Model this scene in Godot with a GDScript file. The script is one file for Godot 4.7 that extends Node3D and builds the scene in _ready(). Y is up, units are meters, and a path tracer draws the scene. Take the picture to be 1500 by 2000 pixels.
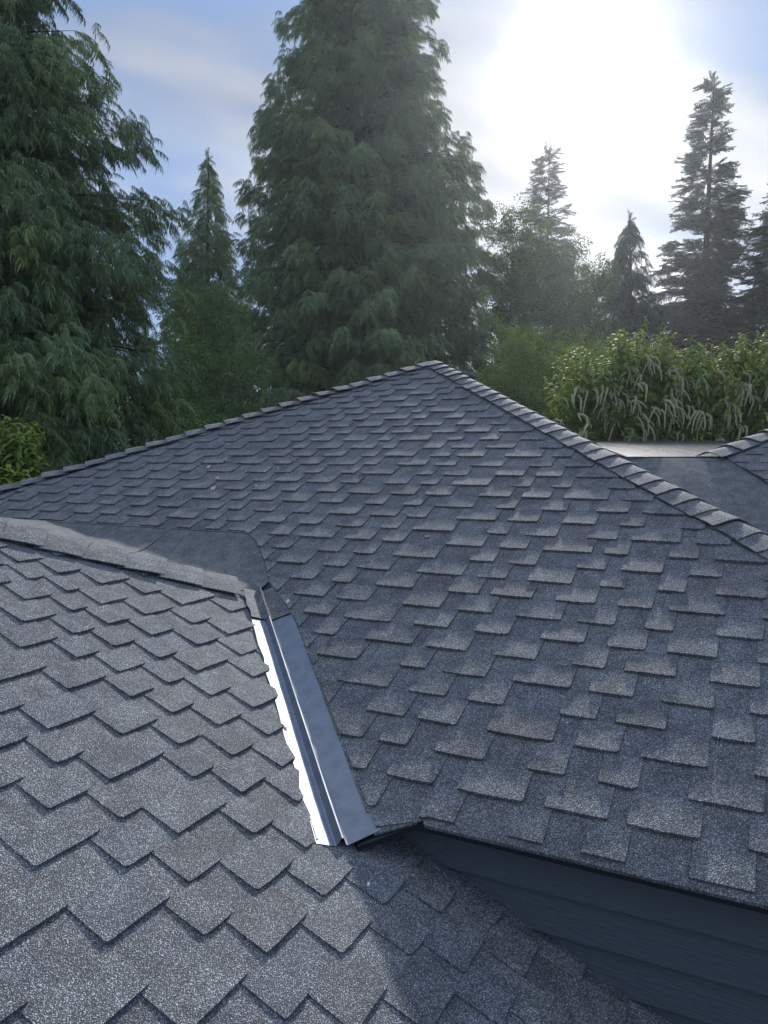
extends Node3D
# A shingled hip roof seen from a lower roof in front of it, with cedars and firs behind.
# Plan axes of the house: U points up the slope of the main roof, W up the slope of the lower roof.

const EYE := 5.2
const EX := 0.143                      # shingle exposure
const TM := 0.435                      # pitch of the main roof
const TL := 0.43                       # pitch of the lower roof
const YM := -2.1526                    # main roof: y = YM + TM * u
const YL := -1.766                     # lower roof: y = YL + TL * w
const EAVE_U := 2.205
var U := Vector3(0.4478, 0, -0.8942)
var W := Vector3(-0.8942, 0, -0.4478)
var rng := RandomNumberGenerator.new()
var house: Node3D
var M := {}
var taken := {}

class Buf:
	var v := PackedVector3Array()
	var n := PackedVector3Array()
	var t := PackedVector2Array()
	var c := PackedColorArray()
	func tri(a: Vector3, b: Vector3, d: Vector3, na: Vector3, nb: Vector3, nd: Vector3, ta: Vector2, tb: Vector2, td: Vector2, col: Color) -> void:
		c.append(col); c.append(col); c.append(col)
		v.append(a); n.append(na); t.append(ta)
		if (b - a).cross(d - a).dot(na + nb + nd) > 0.0:
			v.append(d); v.append(b); n.append(nd); n.append(nb); t.append(td); t.append(tb)
		else:
			v.append(b); v.append(d); n.append(nb); n.append(nd); t.append(tb); t.append(td)
	func quad(a: Vector3, b: Vector3, d: Vector3, e: Vector3, nn: Vector3, col: Color, s := 1.0) -> void:
		var x := (b - a).length() * s
		var y := (e - a).length() * s
		tri(a, b, d, nn, nn, nn, Vector2(0, 0), Vector2(x, 0), Vector2(x, y), col)
		tri(a, d, e, nn, nn, nn, Vector2(0, 0), Vector2(x, y), Vector2(0, y), col)
	func mesh() -> ArrayMesh:
		var m := ArrayMesh.new()
		var arr := []
		arr.resize(Mesh.ARRAY_MAX)
		arr[Mesh.ARRAY_VERTEX] = v
		arr[Mesh.ARRAY_NORMAL] = n
		arr[Mesh.ARRAY_TEX_UV] = t
		arr[Mesh.ARRAY_COLOR] = c
		m.add_surface_from_arrays(Mesh.PRIMITIVE_TRIANGLES, arr)
		return m

func P(u: float, w: float, y: float) -> Vector3:
	return U * u + W * w + Vector3(0, y + EYE, 0)

func numbered(called: String) -> String:
	if not taken.has(called):
		taken[called] = 0
		return called
	taken[called] += 1
	return "%s_%03d" % [called, taken[called]]

func obj(called: String, b: Buf, m: Material, parent: Node) -> MeshInstance3D:
	var o := MeshInstance3D.new()
	o.mesh = b.mesh()
	o.material_override = m
	o.name = numbered(called) if parent == self else called
	parent.add_child(o, true)
	return o

func base(called: String, at: Vector3, label: String, category: String, group := "") -> Node3D:
	var o := Node3D.new()
	o.name = numbered(called)
	add_child(o)
	o.position = at
	tag(o, label, category, group)
	return o

func tag(o: Node, label: String, category: String, group := "") -> void:
	o.set_meta("label", label)
	o.set_meta("category", category)
	if group != "":
		o.set_meta("group", group)

# ------------------------------------------------------------------ materials

func granule_image(n: int, sd: int, lights: float) -> Image:
	var r := RandomNumberGenerator.new()
	r.seed = sd
	var blotch := FastNoiseLite.new()
	blotch.seed = sd
	blotch.frequency = 0.012
	blotch.fractal_octaves = 4
	var bl := blotch.get_seamless_image(n, n)
	var data := PackedByteArray()
	data.resize(n * n * 3)
	for i in n * n:
		var k: float = r.randf()
		var g: float = 0.080 + 0.10 * r.randf()
		if k > 1.0 - lights:
			g = 0.42 + 0.40 * r.randf()
		elif k < 0.3:
			g = 0.04 + 0.04 * r.randf()
		g *= 0.66 + 0.68 * bl.get_pixel(i % n, i / n).r
		var hue: float = r.randf() - 0.5
		var c := Color(g * (0.975 + 0.12 * hue), g, g * (1.0 - 0.14 * hue)).linear_to_srgb()
		data[i * 3] = int(clampf(c.r, 0, 1) * 255.0)
		data[i * 3 + 1] = int(clampf(c.g, 0, 1) * 255.0)
		data[i * 3 + 2] = int(clampf(c.b, 0, 1) * 255.0)
	return Image.create_from_data(n, n, false, Image.FORMAT_RGB8, data)

func mat(color: Color, rough: float, metal := 0.0) -> StandardMaterial3D:
	var m := StandardMaterial3D.new()
	m.albedo_color = color.linear_to_srgb()
	m.roughness = rough
	m.metallic = metal
	m.cull_mode = BaseMaterial3D.CULL_DISABLED
	return m

func leaf_mat(back: float, rough := 0.6) -> StandardMaterial3D:
	var m := mat(Color(1, 1, 1), rough)
	m.vertex_color_use_as_albedo = true
	m.backlight_enabled = true
	m.backlight = Color(back, back, back * 0.55)
	return m

func make_materials() -> void:
	var g := granule_image(512, 11, 0.17)
	var fine := granule_image(512, 12, 0.10)
	var gn := g.duplicate()
	gn.convert(Image.FORMAT_RGBA8)
	gn.bump_map_to_normal_map(2.2)
	var gt := ImageTexture.create_from_image(g)
	var ft := ImageTexture.create_from_image(fine)
	var nt := ImageTexture.create_from_image(gn)
	var shingle := mat(Color(1, 1, 1), 0.78)
	shingle.albedo_texture = gt
	shingle.vertex_color_use_as_albedo = true
	shingle.normal_enabled = true
	shingle.normal_texture = nt
	shingle.normal_scale = 0.55
	shingle.metallic_specular = 0.5
	M.shingle = shingle
	var memb := mat(Color(1, 1, 1), 0.7)
	memb.albedo_texture = ft
	memb.vertex_color_use_as_albedo = true
	memb.normal_enabled = true
	memb.normal_texture = nt
	memb.normal_scale = 0.3
	M.membrane = memb
	var zn := FastNoiseLite.new()
	zn.seed = 5
	zn.frequency = 0.02
	zn.noise_type = FastNoiseLite.TYPE_CELLULAR
	var zt := NoiseTexture2D.new()
	zt.noise = zn
	zt.width = 256
	zt.height = 256
	zt.seamless = true
	var zr := Gradient.new()
	zr.set_color(0, Color(0.52, 0.54, 0.57))
	zr.set_color(1, Color(0.60, 0.62, 0.65))
	zt.color_ramp = zr
	var zinc := mat(Color(1, 1, 1), 0.42, 1.0)
	zinc.albedo_texture = zt
	zinc.uv1_scale = Vector3(3, 3, 3)
	M.zinc = zinc
	var paint := mat(Color(0.075, 0.088, 0.10), 0.65)
	var pn := FastNoiseLite.new()
	pn.seed = 8
	pn.frequency = 0.03
	pn.fractal_octaves = 4
	var pt := NoiseTexture2D.new()
	pt.noise = pn
	pt.width = 512
	pt.height = 512
	pt.seamless = true
	pt.as_normal_map = true
	pt.bump_strength = 5.0
	paint.normal_enabled = true
	paint.normal_texture = pt
	paint.uv1_scale = Vector3(0.8, 5.0, 1)
	M.paint = paint
	M.dark_metal = mat(Color(0.012, 0.015, 0.02), 0.4, 0.2)
	M.wood = mat(Color(0.2, 0.14, 0.09), 0.85)
	M.bark = mat(Color(0.06, 0.045, 0.035), 0.9)
	M.bark_pale = mat(Color(0.16, 0.14, 0.12), 0.85)
	M.needle = leaf_mat(0.45)
	M.leaf = leaf_mat(0.8, 0.6)
	M.spike = leaf_mat(0.5, 0.8)
	M.grass = mat(Color(0.06, 0.085, 0.03), 0.95)
	M.wall = mat(Color(0.05, 0.065, 0.085), 0.7)

# ------------------------------------------------------------------ sky

func make_sky(sun: Vector3) -> Sky:
	var w := 1024
	var h := 512
	var img := Image.create(w, h, false, Image.FORMAT_RGBF)
	var big := FastNoiseLite.new()
	big.seed = 96
	big.frequency = 0.55
	big.fractal_octaves = 5
	big.domain_warp_enabled = true
	big.domain_warp_amplitude = 0.5
	big.domain_warp_frequency = 0.4
	var wisp := FastNoiseLite.new()
	wisp.seed = 99
	wisp.frequency = 0.7
	wisp.fractal_octaves = 5
	for j in h / 2 + 8:
		var el := PI * 0.5 - PI * (j + 0.5) / h
		var up := sin(el)
		for i in w:
			var az := TAU * (i + 0.5) / w
			var d := Vector3(sin(az) * cos(el), up, -cos(az) * cos(el))
			var ang := rad_to_deg(acos(clampf(d.dot(sun), -1, 1)))
			var k := 1.0 / (maxf(up, 0.0) + 0.22)
			var px := d.x * k
			var pz := d.z * k
			var n1 := big.get_noise_2d(px * 0.7 - 0.4 * pz + 3.0, pz * 1.7 + px * 0.6)
			var n2 := wisp.get_noise_2d(px * 0.5 - pz * 0.5, pz * 2.2 + px * 1.2 + 7.0)
			var cover := clampf(0.12 + 1.1 * n1 + 0.6 * n2 + 0.85 * exp(-ang / 20.0), 0.0, 1.0)
			cover = cover * cover * (3.0 - 2.0 * cover)
			var blue := Color(0.135, 0.215, 0.385).lerp(Color(0.22, 0.31, 0.47), pow(1.0 - clampf(up, 0, 1), 3.0))
			var thin := 0.40 - 0.07 * exp(-ang * ang / 900.0) + 0.36 * n2 + 0.12 * n1
			var cl := Color(thin * 0.99, thin, thin * 1.03)
			var c := blue.lerp(cl, cover * 0.9)
			var glow := 0.05 * exp(-ang * ang / 150.0) + 0.28 * exp(-ang * ang / 24.0) * (0.4 + cover) + 9.0 * exp(-ang * ang / 5.0)
			img.set_pixel(i, j, Color(c.r + glow, c.g + glow * 0.985, c.b + glow * 0.95))
	for j in range(h / 2 + 8, h):
		for i in w:
			img.set_pixel(i, j, Color(0.10, 0.11, 0.09))
	var pm := PanoramaSkyMaterial.new()
	pm.panorama = ImageTexture.create_from_image(img)
	var s := Sky.new()
	s.sky_material = pm
	return s

# ------------------------------------------------------------------ roof shingles

class Plane2:
	# a roof plane: a runs along the courses, s up the slope
	var o: Vector3
	var a: Vector3
	var s: Vector3
	var n: Vector3
	func at(x: float, y: float, h: float) -> Vector3:
		return o + a * x + s * y + n * h

func slab(b: Buf, pl: Plane2, poly: PackedVector2Array, s0: float, h0: float, h1: float, drop: float, twist: float, mid: float, col: Color, uvo: Vector2) -> void:
	# the polygon's top lies at height h0 on s0 and h1 on s0 + EX, tilted by twist along a about mid; its sides reach down by drop
	var idx := Geometry2D.triangulate_polygon(poly)
	if idx.is_empty():
		return
	var top := PackedVector3Array()
	var slope := (h1 - h0) / EX
	var nn := (pl.n - pl.s * slope - pl.a * twist).normalized()
	var uv := PackedVector2Array()
	for p in poly:
		var fall: float = 1.0 - clampf((p.y - s0) / EX, 0.0, 1.0)
		top.append(pl.at(p.x, p.y, h0 + slope * (p.y - s0) + twist * (p.x - mid) * fall))
		uv.append(p / 0.95 + uvo)
	for k in range(0, idx.size(), 3):
		b.tri(top[idx[k]], top[idx[k + 1]], top[idx[k + 2]], nn, nn, nn, uv[idx[k]], uv[idx[k + 1]], uv[idx[k + 2]], col)
	var area := 0.0
	for k in poly.size():
		area += poly[k].cross(poly[(k + 1) % poly.size()])
	for k in poly.size():
		var j := (k + 1) % poly.size()
		var e := (poly[j] - poly[k]) * signf(area)
		var out := (pl.a * e.y - pl.s * e.x).normalized()
		var lo_k := top[k] - pl.n * drop
		var lo_j := top[j] - pl.n * drop
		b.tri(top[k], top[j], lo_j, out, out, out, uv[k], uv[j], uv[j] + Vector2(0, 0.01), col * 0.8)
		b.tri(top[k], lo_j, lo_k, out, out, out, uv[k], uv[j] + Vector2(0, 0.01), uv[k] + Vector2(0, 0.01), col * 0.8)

func tone() -> Color:
	var v := rng.randf_range(0.88, 1.12)
	var q := rng.randf()
	if q < 0.22:
		v *= 0.9
	var warm := rng.randf_range(-0.03, 0.05)
	return Color(v * (1.0 + warm), v, v * (1.04 - warm))

func in_view(p: Vector3) -> bool:
	var d := p - Vector3(0, EYE, 0)
	var pit := deg_to_rad(4.56)
	var fwd := -d.z * cos(pit) - d.y * sin(pit)
	var up := d.y * cos(pit) - d.z * sin(pit)
	if fwd < 0.3:
		return false
	return absf(d.x / fwd) < 0.53 and absf(up / fwd) < 0.69

func lay_shingles(roof: MeshInstance3D, pl: Plane2, clip: PackedVector2Array, inner: PackedVector2Array, courses: int, a_min: float, a_max: float, step: float, lip: float, wave: float, most: int) -> void:
	# roof gets the continuous courses under the tabs as its own mesh, and each tab as a child
	var under := Buf.new()
	var tabs := []
	var last := []
	for i in range(-1, courses):
		var s0 := i * EX
		var x := a_min - rng.randf() * 0.9
		while x < a_max:
			var x1 := x + rng.randf_range(0.55, 0.98)
			var lowest := s0 - (0.02 if i == 0 else 0.0)
			var strip := PackedVector2Array([Vector2(x, lowest), Vector2(x + (x1 - x) * 0.33, s0 + rng.randf_range(-0.0015, 0.0015) - (0.02 if i == 0 else 0.0)), Vector2(x1 - 0.0012, lowest), Vector2(x1 - 0.0012, s0 + EX + 0.02), Vector2(x, s0 + EX + 0.02)])
			for q in Geometry2D.intersect_polygons(strip, clip):
				slab(under, pl, q, s0, 0.0080, 0.0044, 0.0080, 0.0, 0.0, tone() * 0.93, Vector2(rng.randf(), rng.randf()))
			x = x1
		# each tab covers a gap of the course before it and laps a little past its sides
		var row := []
		if last.is_empty():
			x = a_min - 7.0
			while x < a_max + 7.0:
				var w0 := rng.randf_range(0.12, 0.20)
				row.append([x, x + w0])
				x += w0 + rng.randf_range(0.09, 0.15)
		else:
			for k in last.size() - 1:
				var g0: float = last[k][1] - rng.randf_range(-0.006, 0.064)
				var g1: float = last[k + 1][0] + rng.randf_range(-0.006, 0.064)
				var c0 := (g0 + g1) * 0.5 + rng.randf_range(-0.012, 0.012)
				var w0 := clampf(g1 - g0, 0.11, 0.24)
				row.append([c0 - w0 * 0.5, c0 + w0 * 0.5])
			for k in row.size() - 1:
				if row[k + 1][0] - row[k][1] < 0.055:
					var mid_gap: float = (row[k + 1][0] + row[k][1]) * 0.5
					row[k][1] = mid_gap - 0.035
					row[k + 1][0] = mid_gap + 0.035
		last = row
		for tooth in row:
			var x0: float = tooth[0]
			var wd: float = tooth[1] - tooth[0]
			var xe := x0 + wd
			var skew0 := rng.randf_range(-0.003, 0.003)
			var skew1 := rng.randf_range(-0.003, 0.003)
			var bow := rng.randf_range(-wave, wave)
			var poly := PackedVector2Array()
			var cc := rng.randf_range(0.003, 0.009) + wave * rng.randf() * 0.6
			poly.append(Vector2(x0, s0 + cc))
			poly.append(Vector2(x0 + cc, s0 + rng.randf_range(0, wave * 0.5)))
			for k in range(1, 4):
				poly.append(Vector2(lerpf(x0, xe, k / 4.0), s0 + bow * sin(PI * k / 4.0) + rng.randf_range(-0.0008, 0.0008)))
			poly.append(Vector2(xe - cc * 0.6, s0 + rng.randf_range(0, wave * 0.5)))
			poly.append(Vector2(xe, s0 + cc * 0.6))
			poly.append(Vector2(xe + skew1, s0 + EX + 0.012))
			poly.append(Vector2(x0 + skew0, s0 + EX + 0.012))
			for q in Geometry2D.intersect_polygons(poly, inner):
				var b := Buf.new()
				var hb := 0.0080 + lip + rng.randf_range(-0.0012, 0.0026)
				slab(b, pl, q, s0, hb, 0.0078, lip + 0.004, rng.randf_range(-0.012, 0.012), (x0 + xe) * 0.5, tone(), Vector2(rng.randf(), rng.randf()))
				if b.v.is_empty():
					continue
				var mid := pl.at((x0 + xe) * 0.5, s0 + 0.07, 0)
				var dist := (mid - Vector3(0, EYE, 0)).length()
				tabs.append([dist if in_view(mid) else 1000.0 + dist, b])
	roof.mesh = under.mesh()
	roof.material_override = M.shingle
	tabs.sort_custom(func(p, q): return p[0] < q[0])
	var rest := Buf.new()
	var made := 0
	for e in tabs:
		if made < most and e[0] < 900.0:
			obj("shingle", e[1], M.shingle, roof)
			made += 1
		else:
			var src: Buf = e[1]
			rest.v.append_array(src.v)
			rest.n.append_array(src.n)
			rest.t.append_array(src.t)
			rest.c.append_array(src.c)
	if not rest.v.is_empty():
		var o := obj("far_shingles", rest, M.shingle, roof)
		o.set_meta("kind", "stuff")
	print("tabs ", roof.name, " ", tabs.size(), " parts ", made)

func sheet(b: Buf, rows: Array, thick: float, col: Color, uvs := 1.0 / 0.95) -> void:
	# a bent sheet through rows of points, with smooth normals, thickness and closed edges
	var nr := rows.size()
	var nc: int = rows[0].size()
	var nor := []
	for r in nr:
		var line := []
		for c in nc:
			var du: Vector3 = rows[r][mini(c + 1, nc - 1)] - rows[r][maxi(c - 1, 0)]
			var dv: Vector3 = rows[mini(r + 1, nr - 1)][c] - rows[maxi(r - 1, 0)][c]
			var q := du.cross(dv).normalized()
			line.append(q if q.y >= 0.0 else -q)
		nor.append(line)
	var uv := []
	var yy := 0.0
	for r in nr:
		var line := []
		var xx := 0.0
		if r > 0:
			yy += ((rows[r][nc / 2] as Vector3) - rows[r - 1][nc / 2]).length()
		for c in nc:
			if c > 0:
				xx += ((rows[r][c] as Vector3) - rows[r][c - 1]).length()
			line.append(Vector2((rows[r][c] as Vector3).dot(U), (rows[r][c] as Vector3).dot(W)) * uvs)
		uv.append(line)
	for r in nr - 1:
		for c in nc - 1:
			b.tri(rows[r][c], rows[r][c + 1], rows[r + 1][c + 1], nor[r][c], nor[r][c + 1], nor[r + 1][c + 1], uv[r][c], uv[r][c + 1], uv[r + 1][c + 1], col)
			b.tri(rows[r][c], rows[r + 1][c + 1], rows[r + 1][c], nor[r][c], nor[r + 1][c + 1], nor[r + 1][c], uv[r][c], uv[r + 1][c + 1], uv[r + 1][c], col)
	var centre := Vector3.ZERO
	for r in [0, nr - 1]:
		for c in [0, nc - 1]:
			centre += rows[r][c] * 0.25
	var edge := []
	for c in nc - 1:
		edge.append([0, c, 0, c + 1])
		edge.append([nr - 1, c, nr - 1, c + 1])
	for r in nr - 1:
		edge.append([r, 0, r + 1, 0])
		edge.append([r, nc - 1, r + 1, nc - 1])
	for e in edge:
		var p: Vector3 = rows[e[0]][e[1]]
		var q: Vector3 = rows[e[2]][e[3]]
		var pn: Vector3 = nor[e[0]][e[1]]
		var qn: Vector3 = nor[e[2]][e[3]]
		var out := (q - p).cross(pn).normalized()
		if out.dot((p + q) * 0.5 - centre) < 0.0:
			out = -out
		var t0: Vector2 = uv[e[0]][e[1]]
		var t1: Vector2 = uv[e[2]][e[3]]
		b.tri(p, q, q - qn * thick, out, out, out, t0, t1, t1 + Vector2(0.01, 0.01), col * 0.8)
		b.tri(p, q - qn * thick, p - pn * thick, out, out, out, t0, t1 + Vector2(0.01, 0.01), t0 + Vector2(0.01, 0.01), col * 0.8)

func hip_caps(roof: Node3D, low: Vector3, high: Vector3, side_a: Vector3, side_b: Vector3, half: float, step: float, lip: float) -> void:
	# folded cap shingles along a hip; side_a and side_b run down the two slopes from the hip line
	var along := (high - low).normalized()
	var count := int((high - low).length() / step)
	var na := along.cross(side_a).normalized()
	if na.y < 0: na = -na
	var nb := along.cross(side_b).normalized()
	if nb.y < 0: nb = -nb
	var top := (na + nb).normalized()
	for i in count:
		var p := low + along * (i * step)
		var rows := []
		var sk := rng.randf_range(-0.012, 0.012)
		var wa := half * rng.randf_range(0.94, 1.05)
		var wb := half * rng.randf_range(0.94, 1.05)
		var le := lip * rng.randf_range(0.8, 1.25)
		for r in 4:
			var f := r / 3.0
			var l := -0.01 + f * (step + 0.035)
			var h := lerpf(le + 0.006, 0.016, f) + (0.003 * sin(PI * f))
			var line := []
			var taper := lerpf(1.0, 0.93, f)
			for c in 9:
				var x := (c - 4) / 4.0
				var q := p + along * (l + sk * x * (1 - f))
				if x < -0.01:
					q += side_a * (wa * -x * taper) + na * h
				elif x > 0.01:
					q += side_b * (wb * x * taper) + nb * h
				else:
					q += top * (h - 0.004)
				if absf(absf(x) - 0.25) < 0.01:
					q += top * 0.001
				line.append(q)
			rows.append(line)
		var b := Buf.new()
		sheet(b, rows, 0.006, tone() * 1.04)
		obj("hip_cap", b, M.shingle, roof)

func roof_part(called: String, label := "") -> MeshInstance3D:
	var o := MeshInstance3D.new()
	o.name = called
	house.add_child(o, true)
	if label != "":
		o.set_meta("label", label)
	return o

func prism(b: Buf, ring: Array, down: Vector3, col: Color) -> void:
	# a flat ring of points and the same ring moved by down, closed
	var n := ring.size()
	var mid := Vector3.ZERO
	for p in ring:
		mid += p / n
	var nn: Vector3 = ((ring[1] - ring[0]) as Vector3).cross(ring[2] - ring[0]).normalized()
	if nn.dot(down) > 0:
		nn = -nn
	for k in n:
		var p: Vector3 = ring[k]
		var q: Vector3 = ring[(k + 1) % n]
		b.tri(mid, p, q, nn, nn, nn, Vector2.ZERO, Vector2(1, 0), Vector2(1, 1), col)
		b.tri(mid + down, p + down, q + down, -nn, -nn, -nn, Vector2.ZERO, Vector2(1, 0), Vector2(1, 1), col)
		var out := (q - p).cross(down).normalized()
		if out.dot((p + q) * 0.5 - mid) < 0:
			out = -out
		b.quad(p, q, q + down, p + down, out, col)

func box_uw(b: Buf, u0: float, u1: float, w0: float, w1: float, y0: float, y1: float) -> void:
	prism(b, [P(u0, w0, y1), P(u1, w0, y1), P(u1, w1, y1), P(u0, w1, y1)], Vector3(0, y0 - y1, 0), Color.WHITE)

func build_house() -> void:
	house = base("house", P(2.3, 1.0, -EYE), "house under grey asphalt shingle roofs with a metal valley in front", "house")
	# the parts are laid out in world axes, so the house node itself keeps them there
	house.position = Vector3.ZERO
	var cm := cos(atan(TM))
	var sm := sin(atan(TM))
	var pm := Plane2.new()
	pm.o = P(EAVE_U, 0, YM + TM * EAVE_U)
	pm.a = W
	pm.s = U * cm + Vector3(0, sm, 0)
	pm.n = Vector3(0, cm, 0) - U * sm
	var apex_u := 6.89
	var apex_w := 2.903
	var main := roof_part("hip_roof", "dark grey shingled hip roof rising to a peak")
	var uw := func(list: Array) -> PackedVector2Array:
		var out := PackedVector2Array()
		for e in list:
			out.append(Vector2(e[1], (e[0] - EAVE_U) / cm))
		return out
	# corners as [u, w]
	var right_end := apex_w - (apex_u - EAVE_U)
	var edge := [[3.785, 2.82], [3.77, 2.775], [3.70, 2.70], [3.52, 2.515], [3.33, 2.345], [3.075, 2.02], [2.115, 1.092], [2.203, 0.961]]
	var clip_list := [[apex_u, apex_w], [3.785, apex_w + apex_u - 3.785]] + edge + [[2.185, 0.95], [2.185, right_end], [EAVE_U, right_end]]
	var clip: PackedVector2Array = uw.call(clip_list)
	var tabs_list := [[apex_u, apex_w], [3.80, apex_w + apex_u - 3.80]] + [[3.80, 2.85]] + [[3.70, 2.69], [3.52, 2.505], [3.33, 2.335], [3.075, 2.01], [2.14, 1.10], [2.195, 0.975], [2.212, 0.95], [2.212, right_end]]
	var inner: PackedVector2Array = uw.call(tabs_list)
	lay_shingles(main, pm, clip, inner, 37, right_end, 6.3, 0.155, 0.0092, 0.003, 300)
	# sheathing under the shingles
	var deck := Buf.new()
	var ring := []
	var deck_list := [[apex_u, apex_w], [3.785, apex_w + apex_u - 3.785], [2.95, 6.0], [2.95, 2.02], [2.07, 1.13], [2.203, 0.961], [2.19, 0.95], [2.19, right_end], [EAVE_U, right_end]]
	for e in deck_list:
		ring.append(P(e[0], e[1], YM + TM * e[0] - 0.003))
	var flat := PackedVector2Array()
	for e in deck_list:
		flat.append(Vector2(e[1], e[0]))
	var ti := Geometry2D.triangulate_polygon(flat)
	for k in range(0, ti.size(), 3):
		for dy in [0.0, -0.016]:
			var q := Vector3(0, dy, 0)
			var nn := pm.n if dy == 0.0 else -pm.n
			deck.tri(ring[ti[k]] + q, ring[ti[k + 1]] + q, ring[ti[k + 2]] + q, nn, nn, nn, Vector2.ZERO, Vector2(1, 0), Vector2(0, 1), Color.WHITE)
	for k in ring.size():
		var p: Vector3 = ring[k]
		var q: Vector3 = ring[(k + 1) % ring.size()]
		var out := (q - p).cross(Vector3.UP).normalized()
		deck.quad(p, q, q + Vector3(0, -0.016, 0), p + Vector3(0, -0.016, 0), out, Color.WHITE)
	obj("sheathing", deck, M.dark_metal, main)
	# the slopes to the left and right of the hips, out of sight but real
	var side := Buf.new()
	var slope_y := func(u: float, w: float) -> float: return YM + TM * apex_u - 0.16 * (u - apex_u) + 0.595 * (w - apex_w) - 0.004
	var pts := []
	for e in [[apex_u, apex_w], [apex_u + 1.2, apex_w], [apex_u + 1.2, right_end], [EAVE_U, right_end]]:
		pts.append(P(e[0], e[1], slope_y.call(e[0], e[1])))
	prism(side, pts, Vector3(0, -0.04, 0), Color(0.95, 0.95, 0.97))
	var lw := apex_w + apex_u - 3.785
	var left_y := func(w: float) -> float: return YM + TM * apex_u - TM * (w - apex_w) - 0.004
	pts = []
	for e in [[apex_u, apex_w], [apex_u + 1.2, apex_w], [apex_u + 1.2, lw], [3.785, lw]]:
		pts.append(P(e[0], e[1], left_y.call(e[1])))
	prism(side, pts, Vector3(0, -0.04, 0), Color(0.95, 0.95, 0.97))
	obj("side_slope", side, M.shingle, main)
	# hip caps
	var ha := P(apex_u, apex_w, YM + TM * apex_u)
	var hl := P(3.74, apex_w + apex_u - 3.74, YM + TM * 3.74)
	var hr := P(EAVE_U, right_end, YM + TM * EAVE_U)
	var down_m := func(hip: Vector3) -> Vector3:
		var d := (-pm.s) - hip * (-pm.s).dot(hip)
		return d.normalized()
	var hd := (ha - hl).normalized()
	var sl := (W * cm - Vector3(0, sm, 0))
	var sr := (-W * 0.86 + U * 0.0 - Vector3(0, 0.51, 0))
	hip_caps(main, hl, ha, down_m.call(hd), (sl - hd * sl.dot(hd)).normalized(), 0.14, 0.172, 0.036)
	hd = (ha - hr).normalized()
	hip_caps(main, hr, ha, down_m.call(hd), (sr - hd * sr.dot(hd)).normalized(), 0.14, 0.150, 0.025)
	var peak := Buf.new()
	var rows := []
	for r in 4:
		var line := []
		for c in 7:
			var x := (c - 3) / 3.0
			var f := r / 3.0 - 0.6
			line.append(ha + W * x * 0.12 + U * f * 0.20 + Vector3(0, 0.022 - absf(x) * 0.07 - absf(f) * 0.07, 0))
		rows.append(line)
	sheet(peak, rows, 0.006, tone())
	obj("peak_cap", peak, M.shingle, main)
	# drip edge along the eave
	var drip := Buf.new()
	box_uw(drip, EAVE_U - 0.014, EAVE_U + 0.02, right_end, 0.985, YM + TM * EAVE_U - 0.028, YM + TM * EAVE_U - 0.004)
	obj("drip_edge", drip, M.dark_metal, main)

	# lower roof
	var cl := cos(atan(TL))
	var sl2 := sin(atan(TL))
	var pl := Plane2.new()
	var w_low := -1.52
	pl.o = P(0, w_low, YL + TL * w_low)
	pl.a = U
	pl.s = W * cl + Vector3(0, sl2, 0)
	pl.n = Vector3(0, cl, 0) - W * sl2
	var lower := roof_part("lower_roof", "grey shingled lower roof in the foreground, partly in sunlight")
	var hip_sum := 5.63
	var low_poly := func(list: Array) -> PackedVector2Array:
		var out := PackedVector2Array()
		for e in list:
			out.append(Vector2(e[0], (e[1] - w_low) / cl))
		return out
	var l_list := [[-1.4, w_low - 0.02], [2.285, w_low - 0.02], [2.285, 1.30], [3.24, hip_sum - 3.24], [1.2, hip_sum - 1.2], [-1.4, hip_sum - 1.2]]
	var cut_list := [[-1.4, w_low - 0.02], [2.285, w_low - 0.02], [2.285, 1.29], [2.14, 1.21], [2.07, 1.19], [2.005, 1.245]]
	var lclip: PackedVector2Array = low_poly.call(l_list)
	var t_list := [[-1.4, w_low], [2.27, w_low], [2.25, 0.98], [2.09, 1.07], [1.968, 1.252]]
	for k in range(1, 12):
		var f := k / 12.0
		var jag := rng.randf_range(-0.010, 0.010)
		t_list.append([lerpf(1.985, 3.01, f) + jag, lerpf(1.235, 2.21, f) - jag])
		cut_list.append([lerpf(1.985, 3.01, f) + jag, lerpf(1.235, 2.21, f) - jag])
	t_list += [[3.03, 2.21], [3.15, hip_sum - 3.16], [1.2, hip_sum - 1.21], [-1.4, hip_sum - 1.21]]
	cut_list += [[3.03, 2.21], [3.24, hip_sum - 3.24], [1.2, hip_sum - 1.2], [-1.4, hip_sum - 1.2]]
	lclip = low_poly.call(cut_list)
	var linner: PackedVector2Array = low_poly.call(t_list)
	lay_shingles(lower, pl, lclip, linner, 40, -1.4, 3.3, 0.165, 0.0068, 0.004, 300)
	var ldeck := Buf.new()
	var lring := []
	for e in l_list:
		lring.append(P(e[0], e[1], YL + TL * e[1] - 0.003))
	prism(ldeck, lring, Vector3(0, -0.05, 0), Color.WHITE)
	obj("sheathing", ldeck, M.dark_metal, lower)
	var lh0 := P(3.22, hip_sum - 3.22, YL + TL * (hip_sum - 3.22))
	var lh1 := P(1.2, hip_sum - 1.2, YL + TL * (hip_sum - 1.2))
	hd = (lh1 - lh0).normalized()
	var dn := -pl.s
	var far_side := (U - hd * U.dot(hd) - Vector3(0, 0.10, 0)).normalized()
	hip_caps(lower, lh0 + hd * 0.06, lh1, (dn - hd * dn.dot(hd)).normalized(), far_side, 0.115, 0.19, 0.027)

	# membrane in the dead valley behind the lower hip
	var memb := Buf.new()
	var mrows := []
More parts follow.
